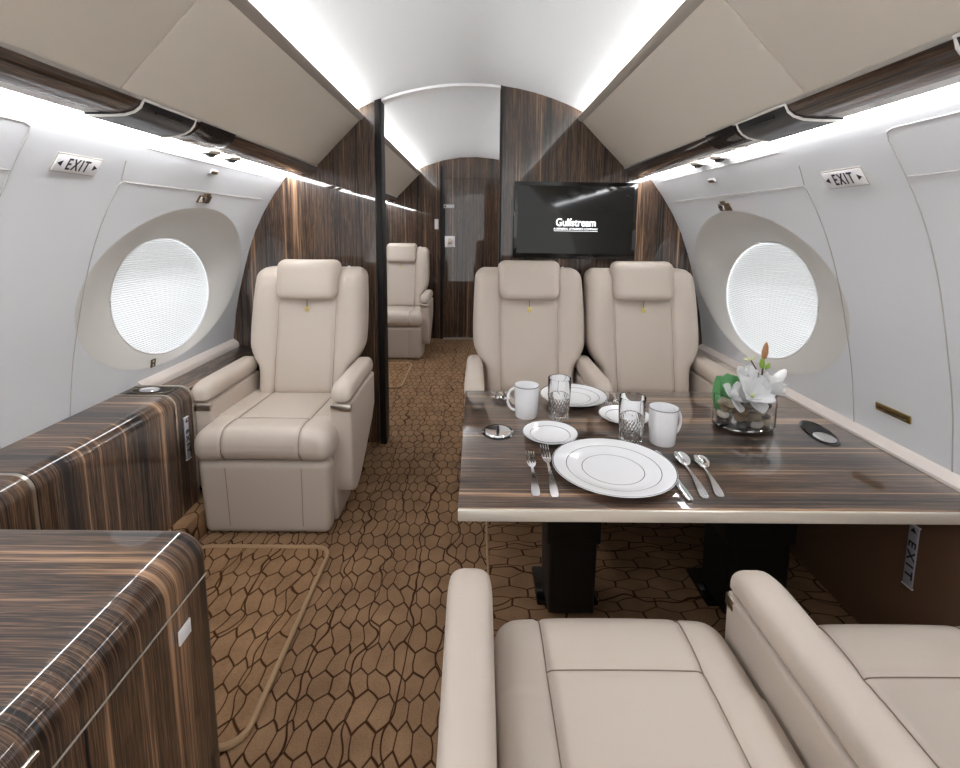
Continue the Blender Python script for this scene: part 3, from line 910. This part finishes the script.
obj('dished_insert', lathe([(0, .0020), (.022, .0022), (.032, .0045), (.037, .0058), (.040, .0015)], 40, 1.0, 1.05), M['chrome'], q)
obj('divider', boxm(-.004, .004, -.001, .030, .002, .008), M['black'], q, False)
q = cup('cup_holder', 1.028, 1.370, .80, 2.0, math.radians(-13), 'leaf shaped chrome cup holder sunk in the table beside the right wall', 0)
obj('chrome_lid', lathe([(0, .0030), (.022, .0050), (.029, .0018)], 32, .95, 1.3, cy=-.036), M['chrome'], q)

# ------------------------------------------------------------------ tableware
def plate(name, x, y, R, label, rings, grp):
    t = thing(name, label, 'plate', (x, y, TT), 0, grp)
    k = R/.15
    prof = [(0, .004), (.085*k, .004), (.098*k, .0065), (.110*k, .010), (.140*k, .0155), (.1495*k, .0175), (.15*k, .0165),
            (.146*k, .0135), (.110*k, .006), (.09*k, .0), (0, .0)]
    obj('dish', lathe(prof, 72), M['china'], t)
    def zz(r_): return interp(r_, [(0, .004), (.085*k, .004), (.098*k, .0065), (.110*k, .010), (.140*k, .0155), (.1495*k, .0175)])
    for rr_, w in rings:
        r0 = rr_*R
        obj('platinum_band', lathe([(r0-w, zz(r0-w)+.0004), (r0, zz(r0)+.0008), (r0+w, zz(r0+w)+.0004)], 72), M['plat'], t)
gp = 'white china plates on the table'
x, y = at(614, 469.5); plate('dinner_plate', x, y, .151, 'large white dinner plate with silver rings at the near place setting', [(.985, .0012), (.76, .0008), (.50, .0008)], gp)
x, y = at(551, 436.5); plate('bread_plate', x, y, .080, 'small white side plate above the two forks of the near setting', [(.985, .0010), (.72, .0007)], gp)
x, y = at(574, 398); plate('dinner_plate', x, y, .118, 'white dinner plate at the far place setting behind the tumbler', [(.985, .0012), (.76, .0008), (.50, .0008)], gp)
x, y = at(625, 418); plate('bread_plate', x, y, .080, 'small white side plate partly behind the right tumbler and cup', [(.985, .0010), (.72, .0007)], gp)

def mug(px, py, side, label, R=.0395, Hm=.104, ang=0):
    x, y = at(px, py)
    t = thing('mug', label, 'mug', (x, y, TT), ang, 'white china mugs')
    obj('cup_body', lathe([(0, .004), (R*.8, .004), (R*.86, .008), (R*.93, .05), (R*.98, Hm-.002), (R*1.0, Hm), (R*1.035, Hm-.001), (R*1.01, Hm-.006), (R*.97, .05), (R*.90, .004), (R*.84, 0), (0, 0)], 48), M['china'], t)
    P = []
    for k_ in range(15):
        a = -PI/2+PI*k_/14
        P.append((side*(R*.93+.024*math.cos(a)), 0, Hm*.60+.030*math.sin(a)-.012*(1-math.sin(a))*.5))
    obj('handle', tube(nb(), P, .0042, 10), M['china'], t)
    obj('platinum_band', lathe([(R*1.0, Hm+.0004), (R*1.03, Hm-.0003), (R*1.037, Hm-.002)], 48), M['plat'], t)
mug(527, 415.5, -1, 'white china mug with handle to the left, on the aisle side of table')
mug(663, 441, 1, 'white china mug with handle to the right, beside the nearer tumbler', ang=math.radians(18))
def tumbler(px, py, label, R=.0365, Ht=.132):
    x, y = at(px, py)
    t = thing('tumbler', label, 'glass', (x, y, TT), 0, 'clear cut glass tumblers')
    zc = .072
    obj('clear_rim', lathe([(R*.97, zc), (R, Ht-.001), (R*.985, Ht), (R*.955, Ht-.001), (R*.92, zc), (R*.97, zc)], 48), M['glass'], t)
    # faceted cut base
    bm = nb(); n = 48; rings = []
    prof = [(0, 0.0005), (R*.80, .0005), (R*.86, .003)]
    zs_ = [.006+.0094*i for i in range(8)]
    for r_, z_ in prof: rings.append((r_, z_, 0))
    for i, z_ in enumerate(zs_): rings.append((R*(.87+.013*i), z_, 1+(i % 2)))
    out = []
    for r_, z_, c_ in rings:
        if r_ == 0: out.append([bm.verts.new((0, 0, z_))]); continue
        row = []
        for k_ in range(n):
            rr_ = r_*(1-.045*((k_+c_) % 2)) if c_ else r_
            row.append(bm.verts.new((rr_*math.cos(2*PI*k_/n), rr_*math.sin(2*PI*k_/n), z_)))
        out.append(row)
    inner = [(R*.90, zc-.001), (R*.84, .03), (R*.80, .014), (0, .012)]
    for r_, z_ in inner:
        out.append([bm.verts.new((0, 0, z_))] if r_ == 0 else [bm.verts.new((r_*math.cos(2*PI*k_/n), r_*math.sin(2*PI*k_/n), z_)) for k_ in range(n)])
    for a, b in zip(out, out[1:]):
        for k_ in range(n):
            qd = list(dict.fromkeys((a[k_ % len(a)], a[(k_+1) % len(a)], b[(k_+1) % len(b)], b[k_ % len(b)])))
            if len(qd) > 2: bm.faces.new(qd)
    obj('cut_base', bm, M['cut'], t, False)
tumbler(559.5, 417, 'clear tumbler with cut base standing between the left mug and far plate')
tumbler(631.5, 440, 'clear tumbler with cut base standing beside the right mug', R=.037)

def strip(bm, L_, wf, zf, cf, n=40, m=8, x0=0, th=.0016):
    """flat metal strip along +y: width wf(s), height zf(s), cross-curve cf(s)"""
    up, dn = [], []
    for i in range(n+1):
        s = i/n; w = wf(s); rowu, rowd = [], []
        for j in range(m+1):
            u = -1+2*j/m
            z = zf(s)+cf(s)*(u*u)
            rowu.append(bm.verts.new((x0+u*w/2, s*L_, z+th/2))); rowd.append(bm.verts.new((x0+u*w/2*.94, s*L_, z-th/2)))
        up.append(rowu); dn.append(rowd)
    for G in (up, dn):
        for a, b in zip(G, G[1:]):
            for j in range(m): bm.faces.new((a[j], a[j+1], b[j+1], b[j]))
    for i in range(n):
        for j in (0, m): bm.faces.new((up[i][j], up[i+1][j], dn[i+1][j], dn[i][j]))
    for i in (0, n):
        for j in range(m): bm.faces.new((up[i][j], up[i][j+1], dn[i][j+1], dn[i][j]))
    return bm
hand = [(0, .012), (.03, .019), (.10, .0195), (.22, .015), (.40, .008), (.58, .0058), (.66, .006)]
def lay(o, p0, p1, label, cat, grp, L_):
    """handle end p0, tip p1 (pixels) on the table"""
    a = Vector(at(*p0)); b = Vector(at(*p1)); d = b-a
    o.location = (a.x, a.y, TT+.001); o.rotation_euler = (0, 0, math.atan2(-d.x, d.y)); o.scale = (1, d.length/L_, 1)
    return tag(o, label, cat, grp)
def zhandle(s): return .002+.010*math.sin(PI*min(1, s/.75))*.55
def spoon():
    bm = nb(); L_ = .18
    wf = lambda s: interp(s, hand) if s < .66 else max(.0015, .036*math.sqrt(max(0, 1-((s-.835)/.168)**2))+.005*max(0, (.72-s)/.06))
    cf = lambda s: 0 if s < .66 else .007*math.sqrt(max(0, 1-((s-.835)/.168)**2))
    zf = lambda s: .002+.010*math.sin(PI*min(1, s/.72))*.6 if s < .72 else .002+.004*((s-.84)/.16)**2
    return strip(bm, L_, wf, zf, cf, 60, 10)
def fork():
    bm = nb(); L_ = .18
    wf = lambda s: interp(s, [(a/.74*1.0, b) for a, b in hand[:-1]]+[(.80, .006), (.90, .019), (1.0, .0235)])
    strip(bm, L_*.74, wf, lambda s: .002+.012*math.sin(PI*min(1, s))*.6, lambda s: .002*max(0, s-.85)/.15, 40, 6)
    for k_ in range(4):
        x = -.0098+.00653*k_
        sub = nb(); strip(sub, L_*.27, lambda s: .0040-.0016*s, lambda s: .004-.002*math.sin(PI*s)+.004*s, lambda s: 0, 10, 2, x, .0022)
        me = bpy.data.meshes.new('x'); 
        for v in sub.verts: v.co.y += L_*.735
        sub.to_mesh(me); sub.free(); bm.from_mesh(me); bpy.data.meshes.remove(me)
    return bm
def knife():
    bm = nb(); L_ = .22
    wf = lambda s: interp(s, [(0, .012), (.04, .018), (.2, .018), (.40, .013), (.44, .013), (.5, .018), (.85, .019), (.95, .014), (1, .003)])
    strip(bm, L_, wf, lambda s: .004 if s < .42 else .003, lambda s: -.0015 if s < .42 else 0, 50, 4, 0, .003)
    return bm
sil = M['chrome']
gs = 'silver cutlery'
def mk(fn, name, *a): return lay(obj(name, fn(), sil), *a)
mk(fork, 'fork', (537.5, 497), (531, 454), 'silver fork left of the near plate, outer and smaller of the two', 'fork', gs, .182)
mk(fork, 'fork', (556.5, 498), (545, 447), 'silver fork left of the near plate, closest to the plate', 'fork', gs, .182)
mk(knife, 'knife', (692, 501), (657, 451), 'silver knife right of the near dinner plate', 'knife', gs, .22)
mk(spoon, 'spoon', (707, 498), (679, 453), 'silver spoon right of the near plate, closest to the knife', 'spoon', gs, .18)
mk(spoon, 'spoon', (722, 496.5), (699, 456.5), 'silver spoon right of the near plate, outermost on the right', 'spoon', gs, .18)
mk(fork, 'fork', (607, 392.5), (610, 407), 'silver fork right of the far plate, closest to the plate', 'fork', gs, .182)
mk(fork, 'fork', (612.5, 392.5), (619, 406), 'silver fork right of the far plate, outer of the two', 'fork', gs, .182)
mk(spoon, 'spoon', (494, 392.5), (498, 401), 'silver spoon at the far setting by the table corner', 'spoon', gs, .18)
mk(spoon, 'spoon', (500.5, 392.5), (506, 402), 'silver spoon at the far setting left of the mug', 'spoon', gs, .18)
mk(knife, 'knife', (507, 392.5), (516, 406), 'silver knife at the far setting partly behind the mug handle', 'knife', gs, .22)

# ------------------------------------------------------------------ flowers
vx, vy = at(744, 424)
VR, VH = .094, .105
t = thing('flower_vase', 'low clear oval glass vase of pebbles and white flowers on the table', 'vase', (vx, vy, TT))
obj('glass_bowl', lathe([(0, .001), (VR*.9, .001), (VR, .008), (VR*1.0, VH), (VR*.965, VH), (VR*.955, .010), (0, .009)], 56, 1, .62), M['glass'], t)
# pebbles
pg = 'pebbles in the glass vase'
def pebble(x, y, z, a, b, c_, mi, label):
    bm = nb(); bmesh.ops.create_icosphere(bm, subdivisions=2, radius=1)
    ph = random.random()*6
    for v in bm.verts:
        k_ = 1+.09*math.sin(3*v.co.x+ph)+.06*math.cos(4*v.co.y+ph)
        v.co = Vector((v.co.x*a*k_, v.co.y*b*k_, v.co.z*c_))
    o = obj('pebble', bm, M['pebbles'][mi]); o.location = (x, y, z); o.rotation_euler = (random.uniform(-.3, .3), random.uniform(-.3, .3), random.random()*3)
    return tag(o, label, 'pebble', pg)
names = ['cream', 'black', 'grey', 'tan', 'white']
spots = []
layers = [(.018, [(-.048, 0), (-.016, -.026), (.018, -.026), (.048, -.006), (.0, .012), (-.03, .022), (.032, .022)]),
          (.038, [(-.05, .004), (-.022, -.022), (.014, -.024), (.045, -.008), (.022, .014), (-.012, .018)]),
          (.058, [(-.046, .002), (-.012, -.020), (.026, -.018), (.048, .008), (.0, .016)]),
          (.076, [(-.040, -.010), (.0, -.020), (.036, -.014)])]
cmap = [1, 1, 4, 0, 2, 3, 0, 1, 3, 4, 3, 0, 2, 2, 3, 1, 2, 3, 3, 0, 3]
ci = 0
for li, (z, ps) in enumerate(layers):
    for (dx, dy) in ps+[(ps[0][0]-.012, ps[0][1]+.016), (ps[-1][0]+.018, ps[-1][1]-.012)]:
        mi = cmap[ci % len(cmap)]; ci += 1
        dx, dy = dx*1.28, dy*1.15; q = math.hypot(dx/.066, dy/.034)
        if q > 1: dx, dy = dx/q, dy/q
        pebble(vx+dx, vy+dy, TT+z, .0205, .0155, .0125, mi, 'smooth %s pebble in the %s of the glass vase' % (names[mi], ['bottom layer', 'lower half', 'upper half', 'top layer'][li]))

def petal_bm(Lp, Wp, curl, n=12, m=8, th=.0012):
    bm = nb(); g = []
    for i in range(n+1):
        s = i/n; w = Wp*math.sin(PI*min(1, (s*.93+.05)))**.7*(.55+.6*s if s < .7 else .97-.3*(s-.7))
        row = []
        for j in range(m+1):
            u = -1+2*j/m
            row.append(bm.verts.new((u*w/2, s*Lp, curl*s*s*Lp+.28*w*u*u+.002*math.sin(5*u+s*4))))
        g.append(row)
    for a, b in zip(g, g[1:]):
        for j in range(m): bm.faces.new((a[j], a[j+1], b[j+1], b[j]))
    bmesh.ops.solidify(bm, geom=bm.faces[:], thickness=th)
    return bm
def bloom(name, loc, rot, np_, Lp, Wp, tilt, label, curl=.5, mtl='petal'):
    t = thing(name, label, 'flower', loc); t.rotation_euler = rot
    for k_ in range(np_):
        o = obj('petal', petal_bm(Lp*random.uniform(.9, 1.08), Wp*random.uniform(.9, 1.1), curl*random.uniform(.8, 1.2)), M[mtl], t)
        o.rotation_euler = (Matrix.Rotation(2*PI*k_/np_+random.uniform(-.15, .15), 4, 'Z') @ Matrix.Rotation(tilt+(.45 if k_ % 2 else 0), 4, 'X')).to_euler()
    obj('flower_centre', lathe([(0, .016), (.005, .013), (.007, .006), (.005, 0)], 14), M['bud'], t)
    return t
z0 = TT+VH
bloom('magnolia_flower', (vx+.000, vy-.030, z0+.000), (.75, .05, 0), 8, .066, .062, -.05, 'large open white flower spilling over the front of the vase', .35)
bloom('magnolia_flower', (vx+.050, vy-.012, z0+.012), (.45, .45, .5), 8, .058, .056, .10, 'open white flower on the right side of the vase', .45)
bloom('magnolia_flower', (vx-.052, vy-.020, z0-.008), (.8, -.35, 1), 6, .054, .050, .0, 'small white flower low on the left rim of the vase', .30)
bloom('magnolia_flower', (vx+.012, vy+.016, z0+.020), (.2, .0, .3), 7, .054, .054, .35, 'white cupped flower at the top middle of the bunch', .5)
# closed flower at right on its stem
t = thing('flower_bud', 'pale closed flower bud leaning right out of the vase', 'flower bud', (vx+.078, vy+.0, z0+.022)); t.rotation_euler = (.1, .55, 0)
obj('bud_body', lathe([(0, -.004), (.008, .0), (.0145, .018), (.0150, .034), (.011, .052), (.005, .063), (0, .066)], 20), M['petal'], t)
obj('calyx', lathe([(0, -.006), (.009, -.002), (.0155, .014), (.0150, .018)], 16), M['bud'], t)
obj('stem', tube(nb(), [(0, 0, 0), (-.006, 0, -.03), (-.004, 0, -.07)], .0022, 6), M['budgreen'], t)
# twig with brown bud
t = thing('flower_twig', 'tall brown twig with green and rust coloured buds rising from the vase', 'twig', (vx+.048, vy+.02, z0-.008))
obj('twig_stem', tube(nb(), [(0, 0, -.03), (.006, 0, .03), (.010, 0, .062), (.010, 0, .085)], .003, 7), M['twig'], t)
obj('twig_stem', tube(nb(), [(.008, 0, .045), (-.012, 0, .080), (-.028, 0, .105)], .0022, 7), M['twig'], t)
o = obj('brown_bud', lathe([(0, -.002), (.007, .006), (.0095, .022), (.007, .042), (.002, .054), (0, .056)], 18), M['budbrown'], t); o.location = (.011, 0, .108); o.rotation_euler = (0, .08, 0)
o = obj('green_bud', lathe([(0, -.002), (.006, .004), (.0085, .014), (.005, .030), (0, .034)], 18), M['budgreen'], t); o.location = (.007, 0, .080)
o = obj('green_bud', lathe([(0, -.002), (.005, .004), (.006, .010), (.002, .022), (0, .024)], 14, 1.2, .8), M['budgreen'], t); o.location = (.017, -.003, .078); o.rotation_euler = (0, .5, 0)
for dx, rr_ in ((-.030, -.7), (-.022, .1), (-.037, -1.2)):
    o = obj('small_bud', lathe([(0, 0), (.004, .004), (.003, .012), (0, .018)], 10), M['bud'], t); o.location = (dx, 0, .104); o.rotation_euler = (0, rr_, 0)
def bigleaf(loc, rot, Lp, Wp, label, fold):
    bm = nb(); g = []; n = 16; m = 8
    for i in range(n+1):
        s = i/n; w = Wp*min(1, (math.sin(PI*min(.93, s*.78+.14))**.6)); row = []
        for j in range(m+1):
            u = -1+2*j/m; row.append(bm.verts.new((u*w/2, fold*abs(u)*w/2+.01*s*s, s*Lp)))
        g.append(row)
    for a, b in zip(g, g[1:]):
        for j in range(m): bm.faces.new((a[j], a[j+1], b[j+1], b[j]))
    bmesh.ops.solidify(bm, geom=bm.faces[:], thickness=.001)
    o = obj('broad_leaf', bm, M['leaf']); o.location = loc; o.rotation_euler = rot
    return tag(o, label, 'leaf', 'green leaves in the vase')
bigleaf((vx-.074, vy+.006, z0-.055), (0.05, -.02, .2), .105, .040, 'narrow upright green leaf at the left end of the vase', .5)
bigleaf((vx-.050, vy+.020, z0-.050), (-.15, .25, -.2), .100, .075, 'wide green leaf curving behind the white flowers', .25)

# ------------------------------------------------------------------ camera, world
cam = bpy.data.cameras.new('camera'); co = bpy.data.objects.new('camera', cam); COL.objects.link(co)
cam.sensor_width = 36; cam.lens = 480/960*36; cam.clip_start = .02
cam.shift_x = 4/960; cam.shift_y = -95/960
co.location = (0, 0, Hc); co.rotation_euler = (Matrix.Rotation(PI/2-math.atan(61/480), 4, 'X') @ Matrix.Rotation(math.radians(.4), 4, 'Z')).to_euler()
S.camera = co
w = bpy.data.worlds.new('world'); S.world = w; w.use_nodes = True
w.node_tree.nodes['Background'].inputs[0].default_value = (1, 1, 1, 1)
w.node_tree.nodes['Background'].inputs[1].default_value = .6
S.view_settings.view_transform = 'Standard'; S.view_settings.look = 'None'
S.view_settings.exposure = 1.34; S.view_settings.gamma = 1; S.view_settings.use_curve_mapping = False
